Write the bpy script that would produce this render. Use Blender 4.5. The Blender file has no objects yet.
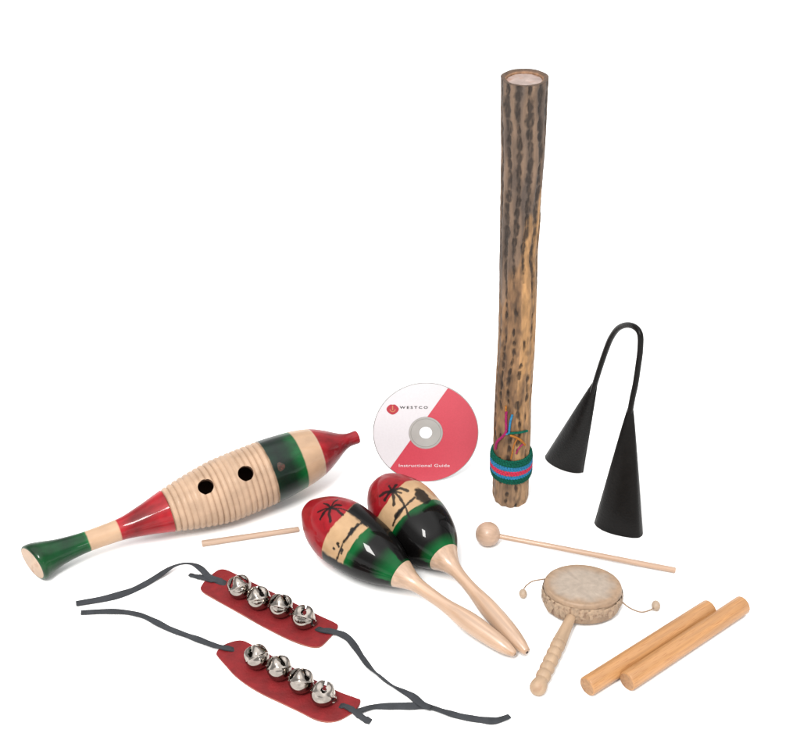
import bpy, bmesh, math, random
import numpy as np
from mathutils import Vector, Matrix, noise

random.seed(7); np.random.seed(7)
S = bpy.context.scene
COL = S.collection

# ------------------------------------------------------------------ camera
F, CX, CY = 1400.0, 400.0, 372.0            # focal length in photograph pixels (800x744)
PITCH = math.radians(34.0)
CAMP = Vector((0.0, -1.215, 1.004))
cd = bpy.data.cameras.new('camera'); cam = bpy.data.objects.new('camera', cd); COL.objects.link(cam)
cam.location = CAMP; cam.rotation_euler = (math.pi/2 - PITCH, 0, 0)
cd.sensor_width = 36.0; cd.lens = 36.0*F/800.0; cd.clip_start = 0.05; cd.clip_end = 200
S.camera = cam

# ------------------------------------------------------------------ light
S.view_settings.view_transform = 'Standard'; S.view_settings.look = 'None'
S.view_settings.exposure = 0.0; S.view_settings.gamma = 1.0
W = bpy.data.worlds.new('World'); S.world = W; W.use_nodes = True
nt = W.node_tree; nt.nodes.clear()
wo = nt.nodes.new('ShaderNodeOutputWorld'); bg = nt.nodes.new('ShaderNodeBackground')
tc = nt.nodes.new('ShaderNodeTexCoord'); sx = nt.nodes.new('ShaderNodeSeparateXYZ')
rp = nt.nodes.new('ShaderNodeValToRGB')
nt.links.new(tc.outputs['Generated'], sx.inputs[0])
nt.links.new(sx.outputs['Z'], rp.inputs[0])
# studio: white walls low down, big white ceiling bounce, darker band between them
el = rp.color_ramp.elements
el[0].position = 0.0; el[0].color = (1.0, 1.0, 1.0, 1)
el[1].position = 1.0; el[1].color = (1.0, 1.0, 1.0, 1)
for p_, v_ in ((0.10, .9), (0.22, 0.30), (0.62, 0.30), (0.84, 1.0)):
    e = el.new(p_); e.color = (v_, v_, v_, 1)
bg.inputs['Strength'].default_value = 2.45
nt.links.new(rp.outputs[0], bg.inputs['Color']); nt.links.new(bg.outputs[0], wo.inputs['Surface'])

def area_light(name, loc, target, sx_, sy_, power, col=(1, 1, 1)):
    l = bpy.data.lights.new(name, 'AREA'); l.shape = 'RECTANGLE'; l.size = sx_; l.size_y = sy_
    l.energy = power; l.color = col
    o = bpy.data.objects.new(name, l); COL.objects.link(o); o.location = loc
    o.rotation_euler = (Vector(target) - Vector(loc)).to_track_quat('-Z', 'Y').to_euler()
    return o
area_light('key_softbox', (-0.45, -1.55, 2.15), (0, 0, 0.03), 0.34, 0.85, 66, (1.0, 0.985, 0.96))
area_light('fill_softbox', (1.5, -2.6, 1.1), (0, 0, 0.1), 0.5, 0.5, 7)

# ------------------------------------------------------------------ projection helpers
FWD = Vector((0, math.cos(PITCH), -math.sin(PITCH))); UPV = Vector((0, math.sin(PITCH), math.cos(PITCH)))
def ray(px, py): return FWD*F + Vector((1, 0, 0))*(px-CX) + UPV*(CY-py)
def G(px, py, z=0.0):                       # the point of a horizontal plane at height z seen there
    r = ray(px, py); return CAMP + r*((z-CAMP.z)/r.z)
def on_plane(px, py, p0, n):
    r = ray(px, py); return CAMP + r*((p0-CAMP).dot(n)/r.dot(n))
def proj(P):
    d = P-CAMP; z = d.dot(FWD); return CX+F*d.x/z, CY-F*d.dot(UPV)/z, z

# ------------------------------------------------------------------ colour and materials
K = 0.415                                    # surface colour relative to its sunlit look in the picture
def s2l(c):
    c /= 255.0; return c/12.92 if c <= .04045 else ((c+.055)/1.055)**2.4
def rgb(r, g, b, k=None):
    k = K if k is None else k*.83
    return (s2l(r)*k, s2l(g)*k, s2l(b)*k, 1)

def mat(name, color=None, rough=0.5, metal=0.0, coat=0.0, spec=0.5, attr=None, ramp=None, noise_scale=None,
        noise_amt=0.15, stretch=(1, 1, 1), bump=0.0, bump_scale=None, coat_rough=0.05, noise2=None, matte=None):
    m = bpy.data.materials.new(name); m.use_nodes = True
    n = m.node_tree.nodes; L = m.node_tree.links; b = n['Principled BSDF']
    b.inputs['Roughness'].default_value = rough; b.inputs['Metallic'].default_value = metal
    b.inputs['Coat Weight'].default_value = coat; b.inputs['Coat Roughness'].default_value = coat_rough
    b.inputs['Specular IOR Level'].default_value = spec
    t = n.new('ShaderNodeTexCoord'); mp = n.new('ShaderNodeMapping'); mp.inputs['Scale'].default_value = stretch
    L.new(t.outputs['Object'], mp.inputs[0])
    src = None
    if attr:
        a = n.new('ShaderNodeAttribute'); a.attribute_name = attr; src = a.outputs['Color']
    elif ramp:                              # (list of (x, colour)), along the object's own X axis in metres, crisp steps
        x0, x1, stops = ramp
        s = n.new('ShaderNodeSeparateXYZ'); L.new(t.outputs['Object'], s.inputs[0])
        nz = n.new('ShaderNodeTexNoise'); nz.inputs['Scale'].default_value = 60; L.new(t.outputs['Object'], nz.inputs['Vector'])
        mr0 = n.new('ShaderNodeMath'); mr0.operation = 'MULTIPLY_ADD'; mr0.inputs[1].default_value = 0.0016
        L.new(nz.outputs['Fac'], mr0.inputs[0]); L.new(s.outputs['X'], mr0.inputs[2])
        mr = n.new('ShaderNodeMapRange'); mr.inputs['From Min'].default_value = x0+.0008; mr.inputs['From Max'].default_value = x1+.0008
        L.new(mr0.outputs[0], mr.inputs['Value'])
        cr = n.new('ShaderNodeValToRGB'); L.new(mr.outputs[0], cr.inputs[0])
        e = cr.color_ramp.elements
        e[0].position = 0; e[0].color = stops[0][1]
        e[1].position = 1; e[1].color = stops[-1][1]
        for x, c in stops[1:-1]:
            k_ = e.new((x-x0)/(x1-x0)); k_.color = c
        src = cr.outputs[0]
    if noise_scale:
        nz = n.new('ShaderNodeTexNoise'); nz.inputs['Scale'].default_value = noise_scale
        nz.inputs['Detail'].default_value = 6; L.new(mp.outputs[0], nz.inputs['Vector'])
        r = n.new('ShaderNodeMapRange'); r.inputs['From Min'].default_value = .3; r.inputs['From Max'].default_value = .7
        r.inputs['To Min'].default_value = 1-noise_amt; r.inputs['To Max'].default_value = 1+noise_amt*.7
        L.new(nz.outputs['Fac'], r.inputs['Value'])
        fac = r.outputs[0]
        mx = n.new('ShaderNodeMix'); mx.data_type = 'RGBA'; mx.blend_type = 'MULTIPLY'; mx.inputs[0].default_value = 1
        if src is None: mx.inputs[6].default_value = color
        else: L.new(src, mx.inputs[6])
        L.new(fac, mx.inputs[7]); src = mx.outputs[2]
        if ramp: L.new(cr.outputs[1], mx.inputs[0])
        rr = n.new('ShaderNodeMath'); rr.operation = 'MULTIPLY_ADD'; rr.inputs[1].default_value = .12
        rr.inputs[2].default_value = max(0, rough-.06); L.new(nz.outputs['Fac'], rr.inputs[0])
        L.new(rr.outputs[0], b.inputs['Roughness'])
    if noise2:                              # sparse darker specks / streaks of another colour
        sc, thr, c2, amt = noise2
        nz = n.new('ShaderNodeTexNoise'); nz.inputs['Scale'].default_value = sc; nz.inputs['Detail'].default_value = 4
        L.new(mp.outputs[0], nz.inputs['Vector'])
        r = n.new('ShaderNodeMapRange'); r.inputs['From Min'].default_value = thr; r.inputs['From Max'].default_value = thr+.12
        r.inputs['To Max'].default_value = amt; L.new(nz.outputs['Fac'], r.inputs['Value'])
        mx = n.new('ShaderNodeMix'); mx.data_type = 'RGBA'; L.new(r.outputs[0], mx.inputs[0])
        if src is None: mx.inputs[6].default_value = color
        else: L.new(src, mx.inputs[6])
        mx.inputs[7].default_value = c2; src = mx.outputs[2]
    if matte:                               # bare wood between two stations along X: no lacquer there
        s = n.new('ShaderNodeSeparateXYZ'); L.new(t.outputs['Object'], s.inputs[0])
        g1 = n.new('ShaderNodeMath'); g1.operation = 'GREATER_THAN'; g1.inputs[1].default_value = matte[0]; L.new(s.outputs['X'], g1.inputs[0])
        g2 = n.new('ShaderNodeMath'); g2.operation = 'LESS_THAN'; g2.inputs[1].default_value = matte[1]; L.new(s.outputs['X'], g2.inputs[0])
        g3 = n.new('ShaderNodeMath'); g3.operation = 'MULTIPLY'; L.new(g1.outputs[0], g3.inputs[0]); L.new(g2.outputs[0], g3.inputs[1])
        g4 = n.new('ShaderNodeMath'); g4.operation = 'MULTIPLY_ADD'; g4.inputs[1].default_value = -coat*.9; g4.inputs[2].default_value = coat
        L.new(g3.outputs[0], g4.inputs[0]); L.new(g4.outputs[0], b.inputs['Coat Weight'])
    if src is None: b.inputs['Base Color'].default_value = color
    else: L.new(src, b.inputs['Base Color'])
    if bump:
        nb = n.new('ShaderNodeTexNoise'); nb.inputs['Scale'].default_value = bump_scale or 300; nb.inputs['Detail'].default_value = 4
        L.new(mp.outputs[0], nb.inputs['Vector'])
        bp = n.new('ShaderNodeBump'); bp.inputs['Strength'].default_value = bump; bp.inputs['Distance'].default_value = .0006
        L.new(nb.outputs['Fac'], bp.inputs['Height']); L.new(bp.outputs[0], b.inputs['Normal'])
    return m

# ------------------------------------------------------------------ object helpers
def thing(name, label, cat, loc, group=None):
    o = bpy.data.objects.new(name, None); COL.objects.link(o); o.location = loc
    o.empty_display_size = .02
    o['label'] = label; o['category'] = cat
    if group: o['group'] = group
    return o

def link(name, me, mats, parent=None, M=None, smooth=35, label=None):
    """link a mesh under its parent; M is its world matrix"""
    if not isinstance(mats, (list, tuple)): mats = [mats]
    if len(me.materials) == 0:
        for m in mats: me.materials.append(m)
    me.shade_smooth()
    if smooth: me.set_sharp_from_angle(angle=math.radians(smooth))
    o = bpy.data.objects.new(name, me); COL.objects.link(o)
    M = M or Matrix.Identity(4)
    if parent is not None:
        o.parent = parent
        pw = WORLD.get(parent.name) or Matrix.Translation(parent.location)
        o.matrix_basis = pw.inverted() @ M
    else: o.matrix_basis = M
    WORLD[o.name] = M.copy()
    if label: o['label'] = label
    return o
WORLD = {}

def mesh_from(verts, faces, name='m', mi=None, loops=None):
    me = bpy.data.meshes.new(name); me.from_pydata([tuple(v) for v in verts], [], faces)
    if mi is not None: me.polygons.foreach_set('material_index', mi)
    me.update(); return me

def frame(A, B):
    """matrix with origin A, X along A->B, Z as near up as possible"""
    X = (B-A).normalized(); Y = Vector((0, 0, 1)).cross(X).normalized(); Z = X.cross(Y)
    M = Matrix.Identity(4)
    for i in range(3): M[i][0], M[i][1], M[i][2], M[i][3] = X[i], Y[i], Z[i], A[i]
    return M

def lathe(rings, seg=64, cap0=True, cap1=True, mi=None):
    """rings: (x, r, cy, cz) in local coordinates about X"""
    V, Fc, MI = [], [], []
    for (x, r, cy, cz) in rings:
        for k in range(seg):
            a = 2*math.pi*k/seg; V.append((x, cy+r*math.cos(a), cz+r*math.sin(a)))
    for i in range(len(rings)-1):
        for k in range(seg):
            k2 = (k+1) % seg
            Fc.append((i*seg+k, i*seg+k2, (i+1)*seg+k2, (i+1)*seg+k)); MI.append(0)
    if cap0: Fc.append(tuple(reversed(range(seg)))); MI.append(1 if mi else 0)
    if cap1: Fc.append(tuple((len(rings)-1)*seg+k for k in range(seg))); MI.append(1 if mi else 0)
    me = mesh_from(V, Fc, mi=MI)
    bm = bmesh.new(); bm.from_mesh(me); bmesh.ops.recalc_face_normals(bm, faces=bm.faces); bm.to_mesh(me); bm.free()
    return me

class Axis:
    """a lying turned thing: its axis A->B and its radius read along it"""
    def __init__(s, A, B):
        s.A, s.B = A, B; s.L = (B-A).length; s.M = frame(A, B); s.I = s.M.inverted()
        s.a = proj(A); s.b = proj(B)
        ux, uy = s.b[0]-s.a[0], s.b[1]-s.a[1]; s.lp = math.hypot(ux, uy); s.u = (ux/s.lp, uy/s.lp)
    def x_of(s, px, py):
        q = ((px-s.a[0])*s.u[0]+(py-s.a[1])*s.u[1])/s.lp
        t = q*s.a[2]/(s.b[2]+q*(s.a[2]-s.b[2])); return t*s.L
    def d_of(s, px, py):
        d = (px-s.a[0])*s.u[1]-(py-s.a[1])*s.u[0]       # >0: above the axis in the picture
        t = s.x_of(px, py)/s.L; z = s.a[2]+t*(s.b[2]-s.a[2]); return d*z/F
    def profile(s, top, bot):
        tx = [(s.x_of(*p), s.d_of(*p)) for p in top]; bx = [(s.x_of(*p), s.d_of(*p)) for p in bot]
        tx.sort(); bx.sort()
        s.up = ([p[0] for p in tx], [p[1] for p in tx]); s.dn = ([p[0] for p in bx], [p[1] for p in bx])
    def raw(s, x):
        a = pchip(s.up, x); b = pchip(s.dn, x); return (a-b)/2, (a+b)/2
    def hit(s, px, py, rf):
        """where the line of sight meets the turned surface: (x, angle)"""
        o = s.I @ CAMP; d = (s.I.to_3x3() @ ray(px, py)).normalized()
        t = 0.9*o.length-.25
        t = max(0.3, t-.3)
        for _ in range(3000):
            p = o+d*t
            if 0 <= p.x <= s.L and math.hypot(p.y, p.z) < rf(p.x): return p.x, math.atan2(p.z, p.y)
            t += .0005
        return None

def pchip(xy, x):
    X, Y = xy
    if x <= X[0]: return Y[0]
    if x >= X[-1]: return Y[-1]
    n = len(X)
    for i in range(n-1):
        if X[i] <= x <= X[i+1]: break
    h = X[i+1]-X[i]
    if h < 1e-9: return Y[i]
    def sl(j):
        if j <= 0: return (Y[1]-Y[0])/max(1e-9, X[1]-X[0])
        if j >= n-1: return (Y[-1]-Y[-2])/max(1e-9, X[-1]-X[-2])
        a = (Y[j]-Y[j-1])/max(1e-9, X[j]-X[j-1]); b = (Y[j+1]-Y[j])/max(1e-9, X[j+1]-X[j])
        return 0 if a*b <= 0 else 2*a*b/(a+b)
    t = (x-X[i])/h
    return (2*t**3-3*t**2+1)*Y[i]+(t**3-2*t**2+t)*h*sl(i)+(-2*t**3+3*t**2)*Y[i+1]+(t**3-t**2)*h*sl(i+1)

def smooth_list(v, n=3):
    for _ in range(n):
        v = [v[0]]+[(v[i-1]+2*v[i]+v[i+1])/4 for i in range(1, len(v)-1)]+[v[-1]]
    return v

def catmull(P, n=8, closed=False):
    out = []; N = len(P)
    rng = range(N if closed else N-1)
    for i in rng:
        p0 = P[(i-1) % N] if closed or i > 0 else P[0]; p1 = P[i]; p2 = P[(i+1) % N]
        p3 = P[(i+2) % N] if closed or i+2 < N else P[-1]
        for k in range(n):
            t = k/n
            out.append(tuple(0.5*((2*b)+(-a+c)*t+(2*a-5*b+4*c-d)*t*t+(-a+3*b-3*c+d)*t**3) for a, b, c, d in zip(p0, p1, p2, p3)))
    if not closed: out.append(tuple(P[-1]))
    return out

def sweep(path, w, h=None, seg=10, square=False, roll=None, up=Vector((0, 0, 1)), wf=None):
    """tube or flat strip along world points; w,h half width / half thickness; wf(t) scales width"""
    h = h or w; P = [Vector(p) for p in path]; n = len(P); V, Fc = [], []
    for i, p in enumerate(P):
        t = (P[min(i+1, n-1)]-P[max(i-1, 0)]).normalized()
        s = t.cross(up)
        s = s.normalized() if s.length > 1e-4 else Vector((1, 0, 0)); v = s.cross(t)
        if roll:
            a = roll(i/(n-1)); s, v = s*math.cos(a)+v*math.sin(a), v*math.cos(a)-s*math.sin(a)
        k_ = wf(i/(n-1)) if wf else 1
        for k in range(seg):
            a = 2*math.pi*k/seg; c, sn = math.cos(a), math.sin(a)
            if square:
                c = math.copysign(abs(c)**.45, c); sn = math.copysign(abs(sn)**.45, sn)
            V.append(p+s*(c*w*k_)+v*(sn*h))
    for i in range(n-1):
        for k in range(seg):
            k2 = (k+1) % seg; Fc.append((i*seg+k, i*seg+k2, (i+1)*seg+k2, (i+1)*seg+k))
    Fc.append(tuple(reversed(range(seg)))); Fc.append(tuple((n-1)*seg+k for k in range(seg)))
    return mesh_from(V, Fc)

def set_colors(me, cols, name='paint'):
    a = me.color_attributes.new(name, 'FLOAT_COLOR', 'POINT')
    a.data.foreach_set('color', np.asarray(cols, dtype=np.float32).ravel())

def offset_mesh(me, off):
    me.transform(Matrix.Translation(off)); return me

# ------------------------------------------------------------------ the setting
ground_m = mat('white_sweep', (.90, .90, .895, 1), rough=.75, spec=.2)
me = mesh_from([(-7, -5, 0), (7, -5, 0), (7, 9, 0), (-7, 9, 0)], [(0, 1, 2, 3)])
g = link('white_table_surface', me, ground_m, smooth=0); g['kind'] = 'structure'

# ------------------------------------------------------------------ wooden fish guiro
C_TAN = rgb(240, 199, 162); C_PALE = rgb(242, 204, 172); C_RED = rgb(190, 32, 40); C_GREEN = rgb(0, 88, 38); C_BLACK = rgb(34, 30, 30)
ax = Axis(G(33, 562, .021), G(357, 438, .055))
GT = [(27, 545), (28.7, 542.5), (40, 541.5), (60, 538), (85, 531), (115, 520), (138, 506), (160, 490), (185, 474), (212.5, 459), (254.5, 442), (286, 432), (307, 428.5),
      (323, 430), (335, 432.5), (344, 433.2), (349, 432.5), (354, 430.5)]
GB = [(37, 580), (41, 581), (50, 575), (68, 562), (91, 551), (121, 541), (150, 535), (176, 531.5), (199, 529), (239, 520), (278, 503), (307, 487), (323, 476), (338.5, 459), (345, 450.5), (350, 446), (358, 443.5)]
ax.profile(GT, GB)
def mid(a, b): return (ax.x_of(*a)+ax.x_of(*b))/2
xb = [mid((85, 531), (91, 551)), mid((115, 520), (121, 541)), mid((160, 490), (176, 531)), mid((254.5, 442), (278, 503)), mid((287, 432), (307, 487)), mid((307, 429), (323, 476))]
NR = 360; xs = [ax.L*i/NR for i in range(NR+1)]
rr = [ax.raw(x)[0] for x in xs]; off = [ax.raw(x)[1]*.75 for x in xs]
rr = smooth_list(rr, 14); off = smooth_list(off, 90)
r_s = (xs, rr)
RIBS = 18
rings, inner = [], []
upl = ax.I.to_3x3() @ UPV; upl = Vector((0, upl.y, upl.z)).normalized()
for i, x in enumerate(xs):
    r = rr[i]; o_ = off[i]
    if xb[2] < x < xb[3]:
        q = (x-xb[2])/(xb[3]-xb[2])*RIBS
        r -= .0023*(1-abs(math.sin(math.pi*q)))**2.0
    rings.append((x, r, upl.y*o_, upl.z*o_))
    if xb[2]+.01 < x < xb[5]-.01 and i % 4 == 0:
        inner.append((x, rr[i]-.006, upl.y*o_, upl.z*o_))
x0r = rings[0]
rings = [(x0r[0]-.0012, x0r[1]*.90, x0r[2], x0r[3]), (x0r[0]-.0009, x0r[1]*.96, x0r[2], x0r[3])]+rings
e_ = rings[-1]; rings += [(e_[0]+.001, e_[1]*.93, e_[2], e_[3])]
body_me = lathe(rings, seg=144, mi=True)
wood_end = mat('cut_wood', C_PALE, rough=.5, noise_scale=90, noise_amt=.18, noise2=(60, .6, rgb(190, 130, 90), .7))
dark_in = mat('dark_inside_wood', rgb(120, 84, 58, .6), rough=.8)
dg = rgb(0, 76, 32); dk = rgb(26, 38, 30)
stops = [(0, dg), (xb[0]*.25, rgb(0, 80, 34)), (xb[0]*.62, rgb(2, 66, 32)), (xb[0]-.0035, C_GREEN), (xb[0]-.0004, rgb(20, 120, 60)), (xb[0], C_TAN),
         (xb[1], C_TAN), (xb[1]+.0003, rgb(196, 30, 42)), ((xb[1]+xb[2])/2, rgb(168, 26, 34)), (xb[2]-.006, rgb(196, 30, 42)), (xb[2], rgb(200, 34, 44)), (xb[2]+.0003, C_PALE),
         (xb[3], C_PALE), (xb[3]+.0003, rgb(12, 52, 34)), (xb[3]+.012, rgb(14, 38, 28)), (xb[3]+(xb[4]-xb[3])*.60, rgb(6, 50, 28)), (xb[4]-.006, rgb(10, 104, 50)), (xb[4], rgb(20, 116, 56)), (xb[4]+.0003, C_TAN),
         (xb[5], C_TAN), (xb[5]+.0008, rgb(248, 225, 205)), (xb[5]+.0012, rgb(196, 40, 50)), (ax.L-.03, rgb(160, 28, 38)), (ax.L, rgb(176, 30, 42))]
stops = [(x, (c[0], c[1], c[2], .28 if c[0] > .2 and c[1] > .1 else 1.0)) for x, c in stops]
lacq = mat('lacquered_guiro_wood', rough=.40, coat=.30, coat_rough=.07, spec=.12, matte=(xb[2], xb[3]), ramp=(0, ax.L, stops), noise_scale=42, noise_amt=.60, stretch=(.8, 1.6, 1.6), bump=.12, bump_scale=160)
# hollow it and open its two sound holes
def tmp(me, mats=(None, None)):
    for m in mats: me.materials.append(m)
    o = bpy.data.objects.new('tmp', me); COL.objects.link(o); return o
body_me.materials.append(lacq); body_me.materials.append(wood_end)
tb = tmp(body_me, (dark_in,))
cutters = []
im = lathe(inner, seg=48)
im.polygons.foreach_set('material_index', [2]*len(im.polygons)); cutters.append(tmp(im, (lacq, wood_end, dark_in)))
rfun = lambda x: pchip(r_s, x)
hole_xa = []
for (hx, hy) in ((205.8, 486), (245.8, 473)):
    h = ax.hit(hx, hy, rfun); hole_xa.append(h)
    c = lathe([(-.03+.004*k, .0085, 0, 0) for k in range(16)], seg=48)
    c.polygons.foreach_set('material_index', [2]*len(c.polygons))
    R = rfun(h[0]); n_ = Vector((0, math.cos(h[1]), math.sin(h[1])))
    Mx = frame(Vector((h[0], 0, 0))+n_*(R), Vector((h[0], 0, 0))+n_*(R+.01)); c.transform(Mx)
    cutters.append(tmp(c, (lacq, wood_end, dark_in)))
for c in cutters:
    m = tb.modifiers.new('b', 'BOOLEAN'); m.operation = 'DIFFERENCE'; m.solver = 'EXACT'; m.object = c; m.material_mode = 'INDEX'
bpy.context.view_layer.update()
dgx = bpy.context.evaluated_depsgraph_get()
bm_ = bpy.data.meshes.new_from_object(tb.evaluated_get(dgx), depsgraph=dgx)
for o in [tb]+cutters: bpy.data.objects.remove(o)
gu = thing('fish_guiro', 'long fish shaped guiro with ribbed tan belly, two round holes, red and green ends', 'guiro', G(190, 520))
for v in bm_.vertices:
    if v.co.x < .016: v.co.x += .34*(-v.co.y)*max(0, min(1, 1-v.co.x/.016))
link('body', bm_, [], gu, ax.M, smooth=50)
# the fish's eye: small painted knot on the dark green band
h = ax.hit(281, 467, rfun)
R = rfun(h[0]); V, Fc = [], []
for j in range(7):
    for k in range(24):
        a = 2*math.pi*k/24; rad = .0048*j/6*(1+.12*math.sin(3*a+1))
        xx = h[0]+rad*math.cos(a)*.9; an = h[1]+rad*math.sin(a)/R; R2 = rfun(xx)+.0002
        o_ = pchip((xs, off), xx)
        V.append((xx, R2*math.cos(an)+upl.y*o_, R2*math.sin(an)+upl.z*o_))
for j in range(6):
    for k in range(24): Fc.append((j*24+k, j*24+(k+1) % 24, (j+1)*24+(k+1) % 24, (j+1)*24+k))
link('painted_eye', mesh_from(V, Fc), mat('eye_paint', rgb(96, 54, 40), rough=.25, noise_scale=400, noise_amt=.5, noise2=(500, .5, rgb(60, 60, 40), .8)), gu, ax.M)

# ------------------------------------------------------------------ scraper stick
pale = mat('pale_raw_wood', rgb(238, 202, 174), rough=.55, noise_scale=45, noise_amt=.10, stretch=(.25, 6, 6), bump=.25, bump_scale=200)
def rod(name, label, cat, A, B, r0, r1, m, me_end=None, group=None, bev=.0006):
    a = (B-A).normalized(); M = frame(A, B); L = (B-A).length
    prof = [(0, r0-bev), (bev*.3, r0-bev*.3), (bev, r0)]+[(L*t/12, r0+(r1-r0)*t/12) for t in range(1, 12)]+[(L-bev, r1), (L-bev*.3, r1-bev*.3), (L, r1-bev)]
    me = lathe([(x, r, 0, 0) for x, r in prof], seg=40, mi=bool(me_end))
    o = link(name, me, [m]+([me_end] if me_end else []), None, M, smooth=50)
    o['label'] = label; o['category'] = cat
    if group: o['group'] = group
    return o
rod('scraper_stick', 'short thin pale wooden stick lying between the striped guiro and the maracas', 'stick', G(202, 543.5, .0033), G(299, 529, .0030), .0035, .0028, pale)

# ------------------------------------------------------------------ maracas
def segd(P, a, b):
    ab = b-a; t = np.clip(((P-a)@ab)/max(1e-12, ab@ab), 0, 1); return np.linalg.norm(P-(a+t[:, None]*ab), axis=1)
def sstep(e0, e1, x):
    t = np.clip((x-e0)/(e1-e0), 0, 1); return t*t*(3-2*t)
handle_m = mat('maraca_handle_wood', rgb(240, 200, 168), rough=.34, coat=.25, coat_rough=.10, noise_scale=55, noise_amt=.22, stretch=(.2, 5, 5), noise2=(22, .60, rgb(214, 160, 110), .6))
paint_m = mat('painted_maraca_shell', rough=.4, coat=.27, coat_rough=.03, spec=.05, attr='paint', noise_scale=70, noise_amt=.16, bump=.05, bump_scale=120)
def maraca(label, A, B, top, bot, neck, red_tan, tan_green, strokes, blobs, lim, tipcap, seed, dark_green=0.0):
    a = Axis(A, B); a.profile(top, bot)
    N = 300; L = a.L; X = []; R = []
    xn = (a.x_of(*neck[0])+a.x_of(*neck[1]))/2
    # dome at the head tip: resample densely there
    ts = [L*(i/N)**1.35 for i in range(N+1)]
    rraw = [max(.0005, a.raw(x)[0]) for x in ts]
    x_d = a.x_of(*top[1])*.5+a.x_of(*bot[1])*.5
    r_d = a.raw(x_d)[0]
    rs = smooth_list(rraw, 6)
    rc = []
    for x, r in zip(ts, rs):
        if x < x_d:                          # close the dome as an ellipse
            q = 1-x/x_d; e = math.sqrt(max(0, 1-q*q)); r = r_d*e*(0.82+.18*e) if False else r_d*math.sqrt(max(1e-6, 1-q*q))
        rc.append(r)
    rs = rc
    rs = [max(.0006, r) for r in rs]
    for _ in range(26): rs = [rs[0]]+[(rs[i-1]+rs[i]+rs[i+1])/3 for i in range(1, N)]+[rs[-1]]
    prof = (ts, rs); rf = lambda x: pchip(prof, x)
    root = thing('maraca', label, 'maraca', G(*proj(A*.5+B*.5)[:2]), 'pair of painted maracas')
    seg = 300
    hr = [(x, r, 0, 0) for x, r in zip(ts, rs) if x <= xn+.0005]
    hm = lathe(hr, seg=seg)
    # paint the shell
    V = np.empty(len(hm.vertices)*3); hm.vertices.foreach_get('co', V); V = V.reshape(-1, 3)
    vx = V[:, 0]; phi = np.arctan2(V[:, 2], V[:, 1])
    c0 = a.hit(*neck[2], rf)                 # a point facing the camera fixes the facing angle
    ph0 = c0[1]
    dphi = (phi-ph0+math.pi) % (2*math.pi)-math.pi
    Rm = max(rs)
    P = np.stack([vx, dphi*Rm*.9], axis=1)
    def S_(p):
        h = a.hit(p[0], p[1], rf)
        if h is None: return None
        d = (h[1]-ph0+math.pi) % (2*math.pi)-math.pi
        return np.array([h[0], d*Rm*.9])
    nz = np.array([noise.noise(Vector((v[0]*60+seed, v[1]*60, v[2]*60))) for v in V])
    nf = np.array([noise.noise(Vector((v[0]*220+seed, v[1]*220, v[2]*220))) for v in V])
    rt = [S_(p) for p in red_tan]; rt = [p for p in rt if p is not None]
    tg = [S_(p) for p in tan_green]; tg = [p for p in tg if p is not None]
    def edge(pts):
        pts = sorted(pts, key=lambda p: p[1]); return np.interp(P[:, 1], [p[1] for p in pts], [p[0] for p in pts])
    e1 = edge(rt)+nf*.0006; e2 = edge(tg)+nf*.0006
    red = np.array(rgb(186, 30, 42)[:3]); tan = np.array(rgb(234, 192, 146)[:3]); grn = np.array(rgb(0, 108, 50)[:3]); blk = np.array(rgb(20, 18, 18, .3)[:3])
    wine = np.array(rgb(140, 26, 34)[:3])
    one = np.ones(len(vx))[:, None]
    col = red*one
    dk_ = sstep(.15, .5, nz*.6+nf*.5+.1)[:, None]; col = col*(1-dk_*.45)+wine*dk_*.45
    m = sstep(-.0003, .0003, vx-e1)[:, None]; col = col*(1-m)+tan*m
    # green to black inside the lower zone: green at both rims, sprayed black between
    q = (vx-e2)/(xn-e2+1e-9)
    bl = sstep(.03, .22, q+nz*.06+np.abs(dphi)*.02-.05*(1-dark_green))*(1-sstep(.50+.22*dark_green, .86+.12*dark_green, q+nz*.06))
    bl = np.clip(bl+dark_green*(1-sstep(.8, 1.0, q))*.25, 0, 1)
    low = grn*one*(1-bl[:, None])+blk*bl[:, None]
    m = sstep(-.0003, .0003, vx-e2)[:, None]; col = col*(1-m)+low*m
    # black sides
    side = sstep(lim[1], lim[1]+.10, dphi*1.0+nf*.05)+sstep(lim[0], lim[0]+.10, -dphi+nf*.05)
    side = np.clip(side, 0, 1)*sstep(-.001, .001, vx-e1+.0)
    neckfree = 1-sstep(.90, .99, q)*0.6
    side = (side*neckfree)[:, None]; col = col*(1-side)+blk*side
    for pts, w in strokes:
        q_ = [S_(p) for p in pts]; q_ = [p for p in q_ if p is not None]
        d = np.full(len(vx), 9.)
        for i in range(len(q_)-1): d = np.minimum(d, segd(P, q_[i], q_[i+1]))
        wv = w*(1.75+nf*.9); k = (1-sstep(wv*.75, wv*1.1, d))[:, None]*.93; col = col*(1-k)+blk*k
    for p, w, st in blobs:
        c = S_(p)
        if c is None: continue
        D = P-c; ca, sa = math.cos(st[1]), math.sin(st[1])
        u = (D[:, 0]*ca+D[:, 1]*sa)/st[0]; v = -D[:, 0]*sa+D[:, 1]*ca
        d = np.sqrt(u*u+v*v); wv = w*(1.15+nf*.35); k = (1-sstep(wv*.85, wv*1.1, d))[:, None]*.95; col = col*(1-k)+blk*k
    set_colors(hm, np.concatenate([col, one], axis=1))
    link('shell', hm, paint_m, root, a.M, smooth=0)
    kr = [(x, r*1.004, 0, 0) for x, r in zip(ts, rs) if x >= xn-.002]
    e = kr[-1]; kr += [(e[0]+.0012, e[1]*.88, 0, 0), (e[0]+.0018, e[1]*.6, 0, 0)]
    link('handle', lathe(kr, seg=64, mi=False), handle_m, root, a.M, smooth=50)
    dm = lathe([(0, .0016, 0, 0), (.0006, .0016, 0, 0)], seg=20)
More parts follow.
